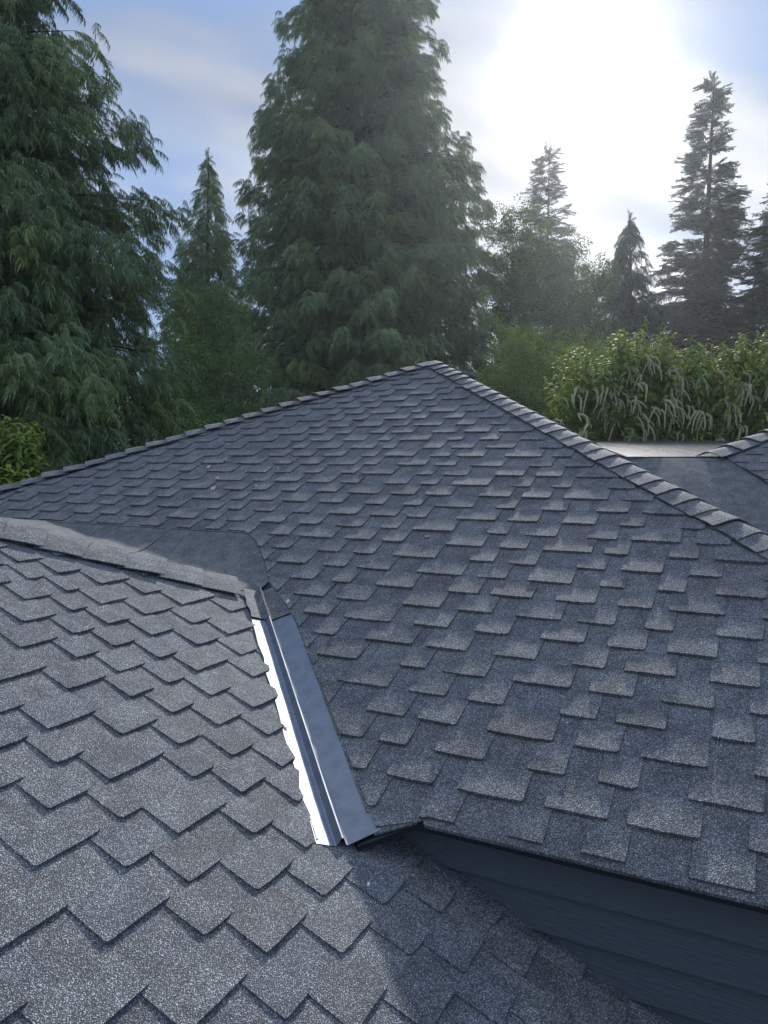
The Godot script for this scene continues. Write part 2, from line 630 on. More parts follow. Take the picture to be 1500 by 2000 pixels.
	for i in 33:
		var f := i / 32.0
		var hu := lerpf(3.25, 1.5, f)
		var hip := P(hu, hip_sum - hu, YL + TL * (hip_sum - hu) + 0.004)
		var kw := lerpf(2.36, 5.9, f)
		var ku := minf(3.285 + (kw - 2.397) * 0.2243, 3.77)
		var wob := 0.012 * sin(f * 23.0) + 0.008 * sin(f * 51.0)
		var fold := P(ku + wob, kw, YM + TM * (ku + wob) + 0.006)
		var bu := 3.81
		if kw < 2.86:
			bu = clampf(3.41 + (kw - 2.36) * 0.97, ku + 0.03, 3.81)
		var topp := P(bu, kw + (0.0 if kw > 2.9 else 0.0), YM + TM * bu + 0.0045)
		var line := []
		for k in 8:
			line.append(hip.lerp(fold, k / 8.0 * 0.92) + Vector3(0, 0.002 * sin(k * 2.1 + f * 30.0), 0))
		line.append(hip.lerp(fold, 0.965) + Vector3(0, 0.003, 0))
		line.append(fold.lerp(topp, 0.08) + Vector3(0, 0.004, 0))
		for k in range(2, 7):
			line.append(fold.lerp(topp, k / 6.0))
		mrows.append(line)
	sheet(memb, mrows, 0.004, Color(2.3, 2.34, 2.38), 1.0 / 0.75)
	var mo := obj("membrane", memb, M.membrane, house)
	mo.set_meta("label", "smooth grey membrane between the two roofs, half in shadow")
	var seam := Buf.new()
	var srows := []
	for i in 9:
		var f := i / 8.0
		var at_pos := f * 14.0
		var k0 := int(at_pos)
		var p0: Vector3 = (mrows[10][mini(k0, 14)] as Vector3).lerp(mrows[10][mini(k0 + 1, 14)], at_pos - k0)
		var p1: Vector3 = (mrows[9][mini(k0, 14)] as Vector3).lerp(mrows[9][mini(k0 + 1, 14)], at_pos - k0)
		var d := (p1 - p0).normalized()
		srows.append([p0 + Vector3(0, 0.003, 0), p0 + d * 0.05 + Vector3(0, 0.0035, 0)])
	sheet(seam, srows, 0.003, Color(2.2, 2.24, 2.28), 1.0 / 0.75)
	obj("membrane_seam", seam, M.membrane, mo)

	# metal valley
	var v0 := P(2.045, 1.168, 0)
	var v1 := P(3.10, 2.20, 0)
	var valley := Buf.new()
	valley_sheet(valley, v0, v1, 14, 0.0, 0.0055)
	var vo := obj("valley_flashing", valley, M.zinc, house)
	vo.set_meta("label", "bright galvanized metal valley with a raised centre rib")
	var cover := Buf.new()
	valley_sheet(cover, v0.lerp(v1, 0.945), v0.lerp(v1, 1.14), 5, 0.006, 0.006, Color(1.15, 1.17, 1.2))
	var co := obj("valley_cover", cover, M.membrane, house)
	co.set_meta("label", "strip of dark membrane lapped over the top of the metal valley")

	# siding under the eave of the main roof
	var wall := roof_part("siding_wall", "dark blue painted lap siding under the eave")
	var wb := Buf.new()
	box_uw(wb, 2.32, 2.36, right_end, 1.4, -3.0, YM + TM * EAVE_U - 0.03)
	wall.mesh = wb.mesh()
	wall.material_override = M.paint
	var ys := [-1.200, -1.362, -1.492, -1.622, -1.752, -1.882]
	for k in 5:
		var bb := Buf.new()
		var yt: float = ys[k] - 0.002
		var yb: float = ys[k + 1]
		var face0 := 2.262
		var a := P(face0 + 0.03, -1.9, yt)
		var c := P(face0 + 0.03, 1.35, yt)
		var d := P(face0, 1.35, yb)
		var e := P(face0, -1.9, yb)
		var th := U * 0.02
		var nn := (-U + Vector3(0, 0.13, 0)).normalized()
		bb.quad(a, c, d, e, nn, Color.WHITE)
		bb.quad(e, d, d + th, e + th, Vector3.DOWN, Color.WHITE)
		bb.quad(a + th, c + th, d + th, e + th, -nn, Color.WHITE)
		bb.quad(a, e, e + th, a + th, -W, Color.WHITE)
		bb.quad(c, d, d + th, c + th, W, Color.WHITE)
		bb.quad(a, c, c + th, a + th, Vector3.UP, Color.WHITE)
		obj("board", bb, M.paint, wall)

	# roof beyond the right hip: low slope, membrane and a second hip
	var beyond := roof_part("cricket_roof", "pale low-slope shingled roof beyond the hip, under the bushes")
	var cb := Buf.new()
	var near_l := Vector3(1.95, EYE - 0.0535, -6.2)
	var near_r := Vector3(2.70, EYE - 0.052, -6.05)
	var far_l := Vector3(2.45, EYE + 0.116, -9.5)
	var far_r := Vector3(4.75, EYE + 0.116, -9.5)
	var nn2 := (far_l - near_l).cross(near_r - near_l).normalized()
	if nn2.y < 0: nn2 = -nn2
	for k in 22:
		var f0 := k / 22.0
		var f1 := (k + 1) / 22.0
		var a := near_l.lerp(far_l, f0) + nn2 * 0.008
		var b := near_r.lerp(far_r, f0) + nn2 * 0.008
		var c := near_r.lerp(far_r, f1) + nn2 * 0.002
		var d := near_l.lerp(far_l, f1) + nn2 * 0.002
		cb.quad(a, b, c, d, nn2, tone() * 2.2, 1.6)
		cb.quad(a, b, b - nn2 * 0.02, a - nn2 * 0.02, Vector3(0, 0, 1), Color(0.5, 0.5, 0.5), 1.6)
	prism(cb, [near_l - nn2 * 0.01, near_r - nn2 * 0.01, far_r - nn2 * 0.01, far_l - nn2 * 0.01], Vector3(0, -0.1, 0), Color(0.7, 0.7, 0.7))
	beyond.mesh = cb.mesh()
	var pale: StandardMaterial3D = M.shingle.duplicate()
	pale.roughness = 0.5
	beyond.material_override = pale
	# second hip roof, facing the camera
	var u2 := 6.486
	var w2 := 0.448
	var ym2 := -0.045 - TM * u2
	var p2 := Plane2.new()
	p2.o = P(4.4, 0, ym2 + TM * 4.4)
	p2.a = W
	p2.s = pm.s
	p2.n = pm.n
	var second := roof_part("second_roof", "shingled hip roof at the right edge beyond the ridge caps")
	var uw2 := func(list: Array) -> PackedVector2Array:
		var out := PackedVector2Array()
		for e in list:
			out.append(Vector2(e[1], (e[0] - 4.4) / cm))
		return out
	# the shingled part starts to the right of the slanting cut
	var cut := [[6.50, 0.33], [6.40, 0.27], [6.15, 0.07], [5.6, -0.28], [4.4, -1.2], [4.4, -3.5], [8.2, -3.5], [8.2, -1.27]]
	var scl: PackedVector2Array = uw2.call(cut)
	lay_shingles(second, p2, scl, scl, 30, -3.5, 1.0, 0.155, 0.0046, 0.0025, 40)
	var mb2 := Buf.new()
	var m2rows := []
	for i in 9:
		var f := i / 8.0
		var ua := lerpf(6.46, 4.4, f)
		var ra := lerpf(0.20, -1.35, f)
		var la := lerpf(1.25, 0.9, f)
		var line := []
		for k in 7:
			var ww := lerpf(la, ra, k / 6.0)
			line.append(P(ua, ww, ym2 + TM * 6.46 + 0.465 * (ua - 6.46) - 0.002 + 0.006 * sin(k * 1.7 + i * 2.3) * (1.0 if i > 0 else 0.0)))
		m2rows.append(line)
	sheet(mb2, m2rows, 0.004, Color(2.4, 2.44, 2.48), 1.0 / 0.75)
	obj("membrane", mb2, M.membrane, second)
	var g0 := P(u2 + 0.02, w2 - 0.02, ym2 + TM * (u2 + 0.02))
	var g1 := P(u2 + 1.72, w2 - 1.72, ym2 + TM * (u2 + 1.72))
	hd = (g1 - g0).normalized()
	hip_caps(second, g0, g1, down_m.call(hd), (sl - hd * sl.dot(hd)).normalized(), 0.15, 0.19, 0.028)
	# walls that carry the roofs
	var body := Buf.new()
	box_uw(body, 2.37, 6.6, -1.2, 4.6, -EYE, -1.75)
	obj("wall", body, M.wall, house)
	var body2 := Buf.new()
	box_uw(body2, -1.2, 2.29, -1.15, 3.6, -EYE, -2.42)
	obj("wall", body2, M.wall, house)
	var body3 := Buf.new()
	box_uw(body3, 6.7, 8.4, -3.2, 2.7, -EYE, -0.25)
	obj("wall", body3, M.wall, house)

func valley_sheet(b: Buf, v0: Vector3, v1: Vector3, n: int, more: float, thick: float, col := Color.WHITE) -> void:
	# W-shaped valley: a flange on each roof and a folded rib between them
	var dir := (v1 - v0).normalized()
	var across := dir.cross(Vector3.UP).normalized()       # towards the main roof
	if across.dot(U) < 0: across = -across
	var prof := [[-0.088, 0.0], [-0.06, 0.0], [-0.028, 0.0], [-0.022, 0.002], [-0.004, 0.030], [0.001, 0.030], [0.010, 0.003], [0.017, 0.0], [0.06, 0.0], [0.125, 0.0]]
	var rows := []
	for i in n + 1:
		var f := i / float(n)
		var c := v0.lerp(v1, f)
		var line := []
		for e in prof:
			var p: Vector3 = c + across * e[0]
			var u := p.dot(U)
			var w := p.dot(W)
			var cy: float = maxf(YM + TM * c.dot(U), YL + TL * c.dot(W))
			var y := cy + TL * (w - c.dot(W)) if e[0] < 0.0 else cy + TM * (u - c.dot(U))
			if e[0] < -0.08:
				y -= 0.0008
				p += across * 0.007 * sin(f * 37.0) * sin(f * 11.0)
			y += 0.0026 + 0.006 * clampf(1.0 - f * 9.0, 0.0, 1.0) * (1.0 if more == 0.0 else 0.0) + more + e[1] * (1.0 if more == 0.0 else 0.85) + 0.0004 * sin(f * 23.0 + e[0] * 60.0)
			line.append(Vector3(p.x, y + EYE, p.z))
		rows.append(line)
	# each strip of the profile is flat, with its own normals, so that the folds stay crisp
	for k in prof.size() - 1:
		var strip := []
		for r in rows:
			strip.append([r[k], r[k + 1]])
		sheet(b, strip, 0.0012, col)

# ------------------------------------------------------------------ small things on the roof

func chip(at: Vector3, n: Vector3, size: float, color: Color, label: String, called: String, category: String, sd: int) -> void:
	var r := RandomNumberGenerator.new()
	r.seed = sd
	var side := n.cross(Vector3.RIGHT).normalized()
	var fw := n.cross(side)
	var ring := []
	for k in 7:
		var ang := TAU * k / 7.0
		var q := size * r.randf_range(0.55, 1.0)
		ring.append(at + side * cos(ang) * q + fw * sin(ang) * q * 0.6 + n * 0.004)
	var b := Buf.new()
	prism(b, ring, -n * 0.004, Color.WHITE)
	var o := obj(called, b, mat(color, 0.6), self)
	tag(o, label, category, "crumbs on the main roof" if called == "crumb" else "")

func small_things() -> void:
	var nm := (Vector3(0, 1, 0) - U * TM).normalized()
	var nl := (Vector3(0, 1, 0) - W * TL).normalized()
	var on_m := func(u: float, w: float) -> Vector3: return P(u, w, YM + TM * u) + nm * 0.0140
	var on_l := func(u: float, w: float) -> Vector3: return P(u, w, YL + TL * w) + nl * 0.0130
	# nail with a pink plastic cap
	var b := Buf.new()
	var c: Vector3 = on_m.call(3.845, 1.66)
	var sx := nm.cross(Vector3.RIGHT).normalized()
	var sy := nm.cross(sx)
	for k in 14:
		var a0 := TAU * k / 14.0
		var a1 := TAU * (k + 1) / 14.0
		var d0 := sx * cos(a0) + sy * sin(a0)
		var d1 := sx * cos(a1) + sy * sin(a1)
		b.quad(c + d0 * 0.013, c + d1 * 0.013, c + d1 * 0.012 + nm * 0.003, c + d0 * 0.012 + nm * 0.003, (d0 + d1).normalized(), Color.WHITE)
		b.quad(c + d0 * 0.012 + nm * 0.003, c + d1 * 0.012 + nm * 0.003, c + d1 * 0.004 + nm * 0.0035, c + d0 * 0.004 + nm * 0.0035, nm, Color.WHITE)
	var cap := base("cap_nail", Vector3.ZERO, "small pink plastic cap nail lying on the main roof", "nail")
	obj("cap", b, mat(Color(0.55, 0.22, 0.2), 0.5), cap)
	var hd := Buf.new()
	for k in 8:
		var a0 := TAU * k / 8.0
		var a1 := TAU * (k + 1) / 8.0
		hd.tri(c + nm * 0.006, c + (sx * cos(a0) + sy * sin(a0)) * 0.0045 + nm * 0.004, c + (sx * cos(a1) + sy * sin(a1)) * 0.0045 + nm * 0.004, nm, nm, nm, Vector2.ZERO, Vector2.ZERO, Vector2.ZERO, Color.WHITE)
	obj("nail_head", hd, mat(Color(0.1, 0.05, 0.05), 0.4, 0.5), cap)
	chip(on_l.call(1.97, 1.045), nl, 0.011, Color(0.75, 0.75, 0.72), "white paint chip on the shaded shingles below the metal valley", "paint_chip", "chip", 1)
	chip(on_m.call(3.19, 2.13), nm, 0.022, Color(0.55, 0.57, 0.6), "torn pale shred on the membrane above the metal valley", "membrane_shred", "scrap", 2)
	chip(on_m.call(4.63, 3.80), nm, 0.034, Color(0.55, 0.46, 0.30), "yellowish crumb, topmost of the three pale flakes on the main roof", "plaster_flake", "flake", 3)
	chip(on_m.call(4.46, 3.58), nm, 0.034, Color(0.55, 0.42, 0.32), "pinkish crumb, middle of the three pale flakes on the main roof", "plaster_flake", "flake", 4)
	chip(on_m.call(4.31, 3.50), nm, 0.036, Color(0.58, 0.40, 0.33), "salmon crumb, lowest of the three pale flakes on the main roof", "plaster_flake", "flake", 5)
	rng.seed = 77
	for k in 12:
		var at: Vector3 = on_m.call(rng.randf_range(4.25, 4.75), rng.randf_range(2.9, 3.95))
		chip(at, nm, rng.randf_range(0.008, 0.016), Color(0.5, 0.48, 0.45), "tiny pale crumb scattered around the three flakes on the main roof", "crumb", "crumb", 40 + k)
	var ml: Vector3 = P(3.74, 4.68, YM + TM * 3.74) + nm * 0.008
	chip(ml, nm, 0.022, Color(0.75, 0.76, 0.78), "white scrap on the membrane at the left edge", "paper_scrap", "scrap", 6)

# ------------------------------------------------------------------ plants

func strand(b: Buf, pts: Array, wid: Array, side: Vector3, col: Color) -> void:
	# a narrow blade through pts whose width follows wid
	for k in pts.size() - 1:
		var p: Vector3 = pts[k]
		var q: Vector3 = pts[k + 1]
		var n := (q - p).cross(side).normalized()
		if n.y < 0: n = -n
		var a: float = wid[k]
		var c: float = wid[k + 1]
		if c < 0.0005:
			b.tri(p - side * a, p + side * a, q, n, n, n, Vector2(0, 0), Vector2(1, 0), Vector2(0.5, 1), col)
		elif a < 0.0005:
			b.tri(p, q - side * c, q + side * c, n, n, n, Vector2(0.5, 0), Vector2(0, 1), Vector2(1, 1), col)
		else:
			b.quad(p - side * a, p + side * a, q + side * c, q - side * c, n, col)

func cedar_frond(sd: int) -> ArrayMesh:
	# a drooping spray of scale leaves, about 0.6 m long, growing along +x and hanging
	var r := RandomNumberGenerator.new()
	r.seed = sd
	var b := Buf.new()
	for k in 17:
		var t := (k + 0.5) / 17.0
		var p := Vector3(0.42 * t, 0.06 * t - 0.24 * t * t, 0.03 * sin(t * 5.0 + sd))
		for s in [-1.0, 1.0]:
			var out := Vector3(0.5, 0, s * r.randf_range(0.5, 1.1)).normalized()
			var ln := r.randf_range(0.14, 0.30) * (1.0 - 0.3 * t)
			var q := p + out * ln * 0.38 + Vector3(0, -0.16 * ln, 0)
			var e := q + out * ln * 0.16 + Vector3(0, -ln * r.randf_range(0.6, 1.0), 0)
			var side := Vector3(out.z, r.randf_range(-0.3, 0.3), -out.x).rotated(Vector3.UP, r.randf_range(-0.8, 0.8)).normalized()
			var g := r.randf_range(0.85, 1.2)
			strand(b, [p, q, e], [0.005, r.randf_range(0.008, 0.014), 0.0], side, Color(g, g, g * 0.95))
	strand(b, [Vector3(0.40, -0.17, 0), Vector3(0.47, -0.27, 0), Vector3(0.49, -0.46, 0)], [0.01, 0.018, 0.0], Vector3(0, 0, 1), Color(1.15, 1.15, 1))
	strand(b, [Vector3(0, 0, 0), Vector3(0.22, -0.03, 0), Vector3(0.42, -0.18, 0)], [0.007, 0.005, 0.003], Vector3(0, 0, 1), Color(0.7, 0.6, 0.5))
	return b.mesh()

func fir_frond(sd: int) -> ArrayMesh:
	# a flat twig with side twigs clothed in needles, about 0.7 m long
	var r := RandomNumberGenerator.new()
	r.seed = sd
	var b := Buf.new()
	for k in 9:
		var t := (k + 0.6) / 9.0
		var p := Vector3(0.62 * t, 0.04 * sin(t * 4.0), 0)
		for s in [-1.0, 1.0]:
			var out := Vector3(r.randf_range(0.6, 0.9), r.randf_range(-0.35, 0.2), s).normalized()
			var ln := r.randf_range(0.18, 0.30) * (1.0 - 0.55 * t)
			var g := r.randf_range(0.7, 1.2)
			var mid := p + out * ln * 0.5
			var e := p + out * ln + Vector3(0, -0.02, 0)
			strand(b, [p, mid, e], [0.012, r.randf_range(0.018, 0.028), 0.0], Vector3(out.z, 0.3 * s, -out.x).normalized(), Color(g, g, g))
			strand(b, [p, mid, e], [0.008, 0.016, 0.0], Vector3(0, 1, 0), Color(g, g, g))
	strand(b, [Vector3(0.5, 0, 0), Vector3(0.62, 0.02, 0), Vector3(0.75, 0.03, 0)], [0.012, 0.024, 0.0], Vector3(0, 0, 1), Color.WHITE)
	return b.mesh()

func leaf_cluster(sd: int, leaves: int, ln: float, wd: float, spread: float) -> ArrayMesh:
	var r := RandomNumberGenerator.new()
	r.seed = sd
	var b := Buf.new()
	for k in leaves:
		var dir := Vector3(r.randf_range(-1, 1), r.randf_range(-0.7, 0.8), r.randf_range(-1, 1)).normalized()
		var p := dir * spread * r.randf_range(0.15, 1.0)
		var fw := (dir + Vector3(r.randf_range(-0.7, 0.7), r.randf_range(-0.9, 0.3), r.randf_range(-0.7, 0.7))).normalized()
		var side := fw.cross(Vector3(r.randf_range(-0.4, 0.4), 1, r.randf_range(-0.4, 0.4))).normalized()
		var l := ln * r.randf_range(0.7, 1.2)
		var g := r.randf_range(0.75, 1.25)
		strand(b, [p, p + fw * l * 0.45, p + fw * l + Vector3(0, -l * 0.2, 0)], [0.0, wd * 0.5, 0.0], side, Color(g, g, g * 0.9))
	return b.mesh()

func crown(parent: Node3D, called: String, mesh: Mesh, m: Material, xf: Array, cols: Array) -> void:
	var mm := MultiMesh.new()
	mm.transform_format = MultiMesh.TRANSFORM_3D
	mm.use_colors = true
	mm.mesh = mesh
	mm.instance_count = xf.size()
	for i in xf.size():
		mm.set_instance_transform(i, xf[i])
		mm.set_instance_color(i, cols[i])
	var o := MultiMeshInstance3D.new()
	o.name = called
	o.multimesh = mm
	o.material_override = m
	o.set_meta("kind", "stuff")
	parent.add_child(o, true)

func tube(b: Buf, pts: Array, rad: Array, sides: int) -> void:
	var prev := []
	for k in pts.size():
		var d: Vector3 = (pts[mini(k + 1, pts.size() - 1)] - pts[maxi(k - 1, 0)]).normalized()
		var x := d.cross(Vector3(0.31, 0.2, 0.93)).normalized()
		var y := d.cross(x)
		var ring := []
		for i in sides:
			var a := TAU * i / sides
			ring.append([pts[k] + (x * cos(a) + y * sin(a)) * rad[k], x * cos(a) + y * sin(a)])
		if k > 0:
			for i in sides:
				var j := (i + 1) % sides
				b.tri(prev[i][0], prev[j][0], ring[j][0], prev[i][1], prev[j][1], ring[j][1], Vector2.ZERO, Vector2.ZERO, Vector2.ZERO, Color.WHITE)
				b.tri(prev[i][0], ring[j][0], ring[i][0], prev[i][1], ring[j][1], ring[i][1], Vector2.ZERO, Vector2.ZERO, Vector2.ZERO, Color.WHITE)
		prev = ring

func basis_along(dir: Vector3, roll: float, sc: float) -> Basis:
	# x along dir, y as near to up as it gets, turned by roll about x
	var z := dir.cross(Vector3.UP)
	if z.length() < 0.01:
		z = Vector3(0, 0, 1)
	z = z.normalized()
	var y := z.cross(dir).normalized()
	return Basis(dir, y, z).rotated(dir, roll).scaled(Vector3(sc, sc, sc))

func conifer(o: Node3D, height: float, radius: Callable, first: float, branches: int, per_metre: float, col: Color, tip: Color, kind: String, fronds: Array, droop: float, sd: int, size: float, trunk_r: float) -> void:
	# radius: crown radius at a height; branches sweep out and down and turn up at their tips
	rng.seed = sd
	var trunk := Buf.new()
	var tp := []
	var tr := []
	for k in 9:
		var f := k / 8.0
		tp.append(Vector3(0.12 * sin(f * 4.0 + sd), height * f, 0.1 * sin(f * 5.0 + sd * 2.0)))
		tr.append(trunk_r * (1.0 - f) + 0.02)
	tube(trunk, tp, tr, 9)
	obj("trunk", trunk, M.bark, o)
	var limbs := Buf.new()
	var xf := [[], [], []]
	var cc := [[], [], []]
	for i in branches:
		var f := (i + rng.randf()) / branches
		# more branches where the crown is wide
		var y := lerpf(first, height * 0.995, 1.0 - pow(1.0 - f, 0.72))
		var rr: float = radius.call(y)
		if rr < 0.12:
			rr = 0.12
		var ln := rr * rng.randf_range(0.62, 1.12)
		if rng.randf() < 0.08:
			ln *= 1.15
		var az := rng.randf() * TAU
		var out := Vector3(cos(az), 0, sin(az))
		var lat := Vector3(-sin(az), 0, cos(az))
		var lift := rng.randf_range(0.02, 0.22) if kind == "fir" else rng.randf_range(-0.05, 0.25)
		var tint := rng.randf_range(0.8, 1.2)
		var young := rng.randf() * 0.25 + (0.45 if rng.randf() < 0.2 else 0.0)
		var pts := []
		for k in 6:
			var t := k / 5.0
			pts.append(Vector3(0, y, 0) + out * ln * t + Vector3(0, ln * (lift * t - droop * t * t + droop * 0.55 * t * t * t), 0))
		var wr := clampf(0.010 * ln, 0.005, 0.05)
		tube(limbs, pts.slice(0, 5), [wr * 1.5, wr * 1.1, wr * 0.8, wr * 0.45, wr * 0.15], 4)
		var count := int(maxf(7.0, per_metre * ln * (1.0 + 0.1 * ln)))
		for k in count:
			var t := 1.0 - pow(rng.randf(), 1.35) * 0.88
			var a := t * 5.0
			var k0 := mini(int(a), 4)
			var p: Vector3 = (pts[k0] as Vector3).lerp(pts[k0 + 1], a - k0)
			var ws := (0.10 + 0.30 * ln * (1.0 - t)) * rng.randf_range(-1.0, 1.0)
			p += lat * ws + Vector3(0, -absf(ws) * (0.35 if kind == "cedar" else 0.12) + (rng.randf_range(-0.45, 0.12) if kind == "cedar" else rng.randf_range(-0.12, 0.12)), 0)
			var yaw := signf(ws) * rng.randf_range(0.1, 1.2)
			var dir := out.rotated(Vector3.UP, -yaw)
			dir = (dir + Vector3(0, rng.randf_range(-0.75, 0.1) if kind == "cedar" else rng.randf_range(-0.3, 0.25), 0)).normalized()
			var sc := size * rng.randf_range(0.65, 1.2)
			var v := rng.randi() % 3
			xf[v].append(Transform3D(basis_along(dir, rng.randf_range(-0.6, 0.6), sc), p))
			var g := tint * rng.randf_range(0.8, 1.2)
			var c := col.lerp(tip, clampf((rng.randf() - 0.7) * 1.6, 0.0, 1.0) * 0.6 + young)
			cc[v].append(Color(c.r * g, c.g * g, c.b * g))
	# leader
	for k in 14:
		var v := k % 3
		var p := Vector3(0, height - k * 0.08, 0)
		xf[v].append(Transform3D(basis_along(Vector3(rng.randf_range(-0.5, 0.5), rng.randf_range(0.1, 1.0), rng.randf_range(-0.5, 0.5)).normalized(), rng.randf() * TAU, size * 0.6), p))
		cc[v].append(col)
	obj("limbs", limbs, M.bark, o)
	for v in 3:
		crown(o, "crown", fronds[v], M.needle, xf[v], cc[v])

func broadleaf(o: Node3D, height: float, lobes: Array, count: int, clusters: Array, col: Color, tip: Color, sd: int, size: float, trunk_r: float, inner := 0.35) -> void:
	# lobes: [centre, radii] ellipsoids that the foliage fills, denser towards their skins
	rng.seed = sd
	var trunk := Buf.new()
	tube(trunk, [Vector3.ZERO, Vector3(0.1, height * 0.3, 0), Vector3(0.0, height * 0.6, 0.1), Vector3(0.1, height * 0.92, 0)], [trunk_r, trunk_r * 0.75, trunk_r * 0.45, 0.02], 7)
	obj("trunk", trunk, M.bark_pale, o)
	var limbs := Buf.new()
	var xf := [[], []]
	var cc := [[], []]
	var total := 0.0
	for l in lobes:
		var r: Vector3 = l[1]
		total += pow(r.x * r.y * r.z, 0.667)
	for l in lobes:
		var c: Vector3 = l[0]
		var r: Vector3 = l[1]
		var n := int(count * pow(r.x * r.y * r.z, 0.667) / total)
		var root := Vector3(0.05, maxf(height * 0.12, c.y - r.y * 1.2), 0)
		for k in 6:
			var e := c + Vector3(rng.randf_range(-1, 1) * r.x, rng.randf_range(-0.5, 0.95) * r.y, rng.randf_range(-1, 1) * r.z) * 0.8
			tube(limbs, [root, root.lerp(e, 0.5) + Vector3(0, 0.1 * r.y, 0), e], [trunk_r * 0.3, trunk_r * 0.18, 0.008], 4)
		var twigs := []
		for k in int(n / 16.0) + 3:
			var d := Vector3(rng.randfn(), rng.randfn(), rng.randfn()).normalized()
			var q := 1.0 - inner * pow(rng.randf(), 1.5)
			twigs.append([c + d * r * q * rng.randf_range(0.85, 1.08), d, rng.randf_range(0.75, 1.2)])
		for k in n:
			var tw: Array = twigs[rng.randi() % twigs.size()]
			var sp := 0.28 * size * 3.2
			var p: Vector3 = tw[0] + Vector3(rng.randfn(), rng.randfn() * 0.8, rng.randfn()) * sp * 0.5
			var v := rng.randi() % 2
			var sc := size * rng.randf_range(0.7, 1.25)
			var dir: Vector3 = (tw[1] + Vector3(rng.randf_range(-0.6, 0.6), rng.randf_range(-0.5, 0.6), rng.randf_range(-0.6, 0.6))).normalized()
			xf[v].append(Transform3D(basis_along(dir, rng.randf() * TAU, sc), p))
			var g: float = tw[2] * rng.randf_range(0.8, 1.2)
			var cl := col.lerp(tip, clampf((rng.randf() - 0.55) * 1.6, 0, 1))
			cc[v].append(Color(cl.r * g, cl.g * g, cl.b * g))
	obj("limbs", limbs, M.bark_pale, o)
	for v in 2:
		crown(o, "crown", clusters[v], M.leaf, xf[v], cc[v])

func long_leaf(b: Buf, p: Vector3, dir: Vector3, ln: float, wd: float, sag: float, col: Color) -> void:
	var side := dir.cross(Vector3.UP)
	if side.length() < 0.05:
		side = Vector3.RIGHT
	side = side.normalized()
	var pts := []
	for k in 4:
		var t := k / 3.0
		pts.append(p + dir * ln * t + Vector3(0, -sag * ln * t * t, 0))
	strand(b, pts, [0.004, wd * 0.5, wd * 0.42, 0.0], side, col)

func shoot_mesh(sd: int) -> ArrayMesh:
	# an upright laurel shoot with arching leaves, along +y, about 0.4 m
	var r := RandomNumberGenerator.new()
	r.seed = sd
	var b := Buf.new()
	for k in 20:
		var t := (k + 0.5) / 20.0
		var az := k * 2.4 + r.randf() * 0.5
		var up := lerpf(0.25, 1.3, t * t)
		var dir := Vector3(cos(az), up, sin(az)).normalized()
		var g := r.randf_range(0.85, 1.15)
		long_leaf(b, Vector3(0.02 * sin(k), 0.38 * t, 0.02 * cos(k)), dir, r.randf_range(0.13, 0.19) * (1.1 - 0.35 * t), r.randf_range(0.032, 0.045), r.randf_range(0.55, 1.0), Color(g * 1.02, g, g * 0.8))
	tube(b, [Vector3(0, -0.15, 0), Vector3(0.01, 0.15, 0), Vector3(0, 0.38, 0)], [0.008, 0.006, 0.003], 4)
	return b.mesh()

func spike_mesh(sd: int) -> ArrayMesh:
	# a drooping spike of small cream flowers: leaves its shoot along +x and hangs
	var r := RandomNumberGenerator.new()
	r.seed = sd
	var b := Buf.new()
	var pts := []
	var rad := []
	for k in 8:
		var t := k / 7.0
		pts.append(Vector3(0.17 * t - 0.04 * t * t, 0.03 * t - (0.13 + 0.05 * (sd % 4)) * t * t, 0.03 * sin(t * 3.0 + sd)))
		rad.append(lerpf(0.017, 0.007, t))
	tube(b, pts, rad, 6)
	for k in 90:
		var a := r.randf() * 6.9
		var k0 := int(a)
		var p: Vector3 = (pts[k0] as Vector3).lerp(pts[k0 + 1], a - k0)
		var d := Vector3(r.randfn(), r.randfn(), r.randfn()).normalized()
		var s := d.cross(Vector3(0.3, 0.7, 0.2)).normalized()
		var q := p + d * 0.006
		var g := r.randf_range(0.8, 1.2)
		b.tri(q - s * 0.009, q + s * 0.009, q + d * 0.019 * (1.25 - a / 8.0), d, d, d, Vector2.ZERO, Vector2.ZERO, Vector2.ZERO, Color(g, g, g * 0.95))
	return b.mesh()

